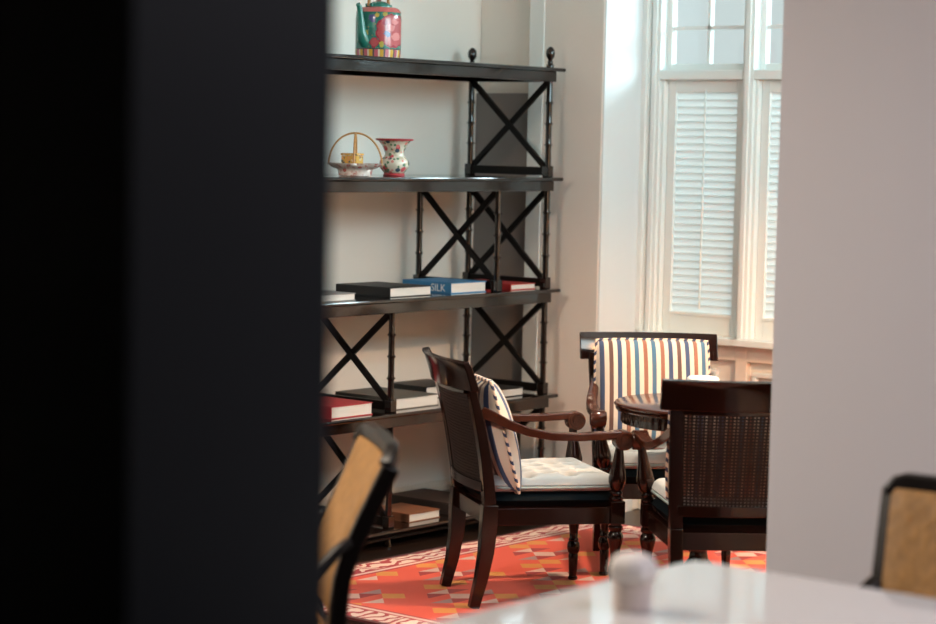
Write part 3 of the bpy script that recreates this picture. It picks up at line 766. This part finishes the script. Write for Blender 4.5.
# ------------------------------------------------------------------ dining chairs with gold backs
def make_gold_chair():
    t = thing('dining_chair', '', 'chair')
    m = MT['frame2']
    def by(z):
        q_ = z - .585; return -.19 - .45 * (q_ + math.sqrt(q_ * q_ + .0036)) / 2
    for s in (-1, 1):
        MB().sweep([(s * .215, .205, 0), (s * .222, .212, .2), (s * .226, .215, .41)], [(.014, .014), (.017, .017), (.021, .021)], (1, 0, 0)).build('leg', m, t, bevel=.004)
        MB().sweep([(s * .172, -.26, 0), (s * .173, -.215, .15), (s * .174, -.20, .30), (s * .175, by(.43), .43)], [(.014, .016), (.017, .019), (.019, .021), (.019, .021)], (1, 0, 0)).build('leg', m, t, smooth=50, bevel=.004)
        zs = [.43, .50, .57, .64, .71, .78, .82, .852]
        MB().sweep([(s * (.175 + .057 * (z - .43) / .42), by(z) - .010, z) for z in zs], (.0150, .022), (1, 0, 0)).build('stile', m, t, smooth=50, bevel=.005)
        ar = [(s * .208, by(.665) + .005, .665), (s * .222, by(.665) + .040, .640), (s * .240, -.13, .570), (s * .249, -.04, .545), (s * .250, .06, .545), (s * .246, .13, .550), (s * .238, .165, .51), (s * .230, .185, .42)]
        MB().sweep(ar, (.017, .012), (1, 0, 0)).build('arm', m, t, smooth=60, bevel=.005)
        MB().sweep([(s * .177, -.19, .405), (s * .226, .21, .405)], (.014, .025), (1, 0, 0)).build('seat_rail', m, t, bevel=.003)
    MB().box(-.215, .215, .2, .224, .38, .43).build('seat_rail', m, t, bevel=.003)
    MB().box(-.165, .165, -.205, -.18, .38, .43).build('seat_rail', m, t, bevel=.003)
    # top rail: an arch with rounded shoulders, rolled back
    pts = []
    for k in range(25):
        a_ = k / 24; x = -.234 + .468 * a_; e = min(a_, 1 - a_) * .468
        dz = .036 * (1 - math.sqrt(max(0, 1 - (1 - min(1, e / .04)) ** 2)))
        z = .885 - dz; pts.append((x, by(z) - .012 * (1 - (x / .234) ** 2), z))
    MB().sweep(pts, (.020, .017), (0, 0, 1)).build('top_rail', m, t, smooth=60, bevel=.008)
    def pf(sg):
        def fn(a_, b_):
            z = .47 + .40 * b_; x = (2 * a_ - 1) * (.166 + .055 * b_)
            ed = min(a_, 1 - a_, b_, 1 - b_)
            return (x, by(z) + .010 - .012 * (1 - (x / .22) ** 2) + sg * (.004 + .008 * min(1, ed / .06)), z)
        return fn
    mb = MB(); mb.grid(16, 20, pf(-1)); mb.grid(16, 20, pf(1), flip=True)
    mb.build('back_panel', MT['gold'], t, smooth=60)
    st = MB()
    def sf(sg):
        def fn(a_, b_):
            y = -.185 + .395 * b_; hw = .165 + .052 * b_; ed = min(a_, 1 - a_, b_, 1 - b_)
            return (-hw + 2 * hw * a_, y, .438 + sg * .022 * math.sqrt(min(1, ed / .10)) )
        return fn
    st.grid(16, 16, sf(1)); st.grid(16, 16, sf(-1), flip=True)
    st.build('seat_pad', MT['gold'], t, smooth=60)
    return t
CE = make_gold_chair(); CD = copy_tree(CE)
CE.location = (.968, 4.70, 0); CE.rotation_euler.z = R(-129.4) - math.pi / 2
CE['label'] = 'black-framed gold-backed dining chair at the right end of the white table'; CE['group'] = 'gold-backed dining chairs'
CD.location = (-.540, 5.53, 0); CD.rotation_euler.z = R(191) - math.pi / 2
CD['label'] = 'gold-backed dining chair seen edge-on beside the dark partition'; CD['group'] = 'gold-backed dining chairs'

# ------------------------------------------------------------------ white table in front
TC = Vector((.505, 4.775, 0))
ta = (TC - ORG).dot(UD); td = (TC - ORG).dot(VD)
wt = thing('dining_table', 'glossy white square table in the foreground', 'table'); place_room(wt, ta, td)
L1, L2, rr = 1.25, 1.5, .05
out = []
for cx, cy, a0 in ((-rr, -rr, 0), (-L1 + rr, -rr, 90), (-L1 + rr, -L2 + rr, 180), (-rr, -L2 + rr, 270)):
    for k in range(9): a_ = R(a0 + 90 * k / 8); out.append((cx + rr * math.cos(a_), cy + rr * math.sin(a_)))
n = len(out); vs = [(x, y, .718) for x, y in out] + [(x, y, .75) for x, y in out]
MB().add(vs, [tuple(range(n - 1, -1, -1)), tuple(range(n, 2 * n))] + [(i, (i + 1) % n, n + (i + 1) % n, n + i) for i in range(n)]).build('table_top', MT['white_table'], wt, bevel=.006)
wm = MT['frame2']
for x in (-.16, -L1 + .1):
    for y in (-.12, -L2 + .12):
        MB().sweep([(x, y, 0), (x, y, .66)], [(.02, .02), (.028, .028)], (1, 0, 0)).build('leg', wm, wt, bevel=.004)
fr = MB(); fr.box(-L1 + .1, -.16, -.13, -.11, .66, .718); fr.box(-L1 + .1, -.16, -L2 + .11, -L2 + .13, .66, .718); fr.box(-.17, -.15, -L2 + .12, -.12, .66, .718); fr.box(-L1 + .09, -L1 + .11, -L2 + .12, -.12, .66, .718)
fr.build('table_frame', wm, wt, bevel=.002)
# small white pot with a ruffled top on it
po = thing('flower_pot', 'small white pot with ruffled white bloom on the white table', 'pot', (.330, 4.235, .7505))
MB().lathe([(.034, 0), (.038, .003), (.039, .045), (.041, .055), (.034, .056)], 32).build('pot', mat('blush_ceramic', (0.74, 0.62, 0.57), 0.5), po, smooth=50)
bl = MB().lathe([(.030, .052), (.043, .060), (.047, .076), (.045, .092), (.036, .104), (.020, .110), (.004, .111)], 48, mod=lambda th, z: 1 + (.05 * math.sin(5 * th + 30 * z) + .03 * math.sin(9 * th)) * min(1, (z - .05) / .02))
bl.build('bloom', mat('white_petals', (0.82, 0.76, 0.72), 0.8), po, smooth=70)
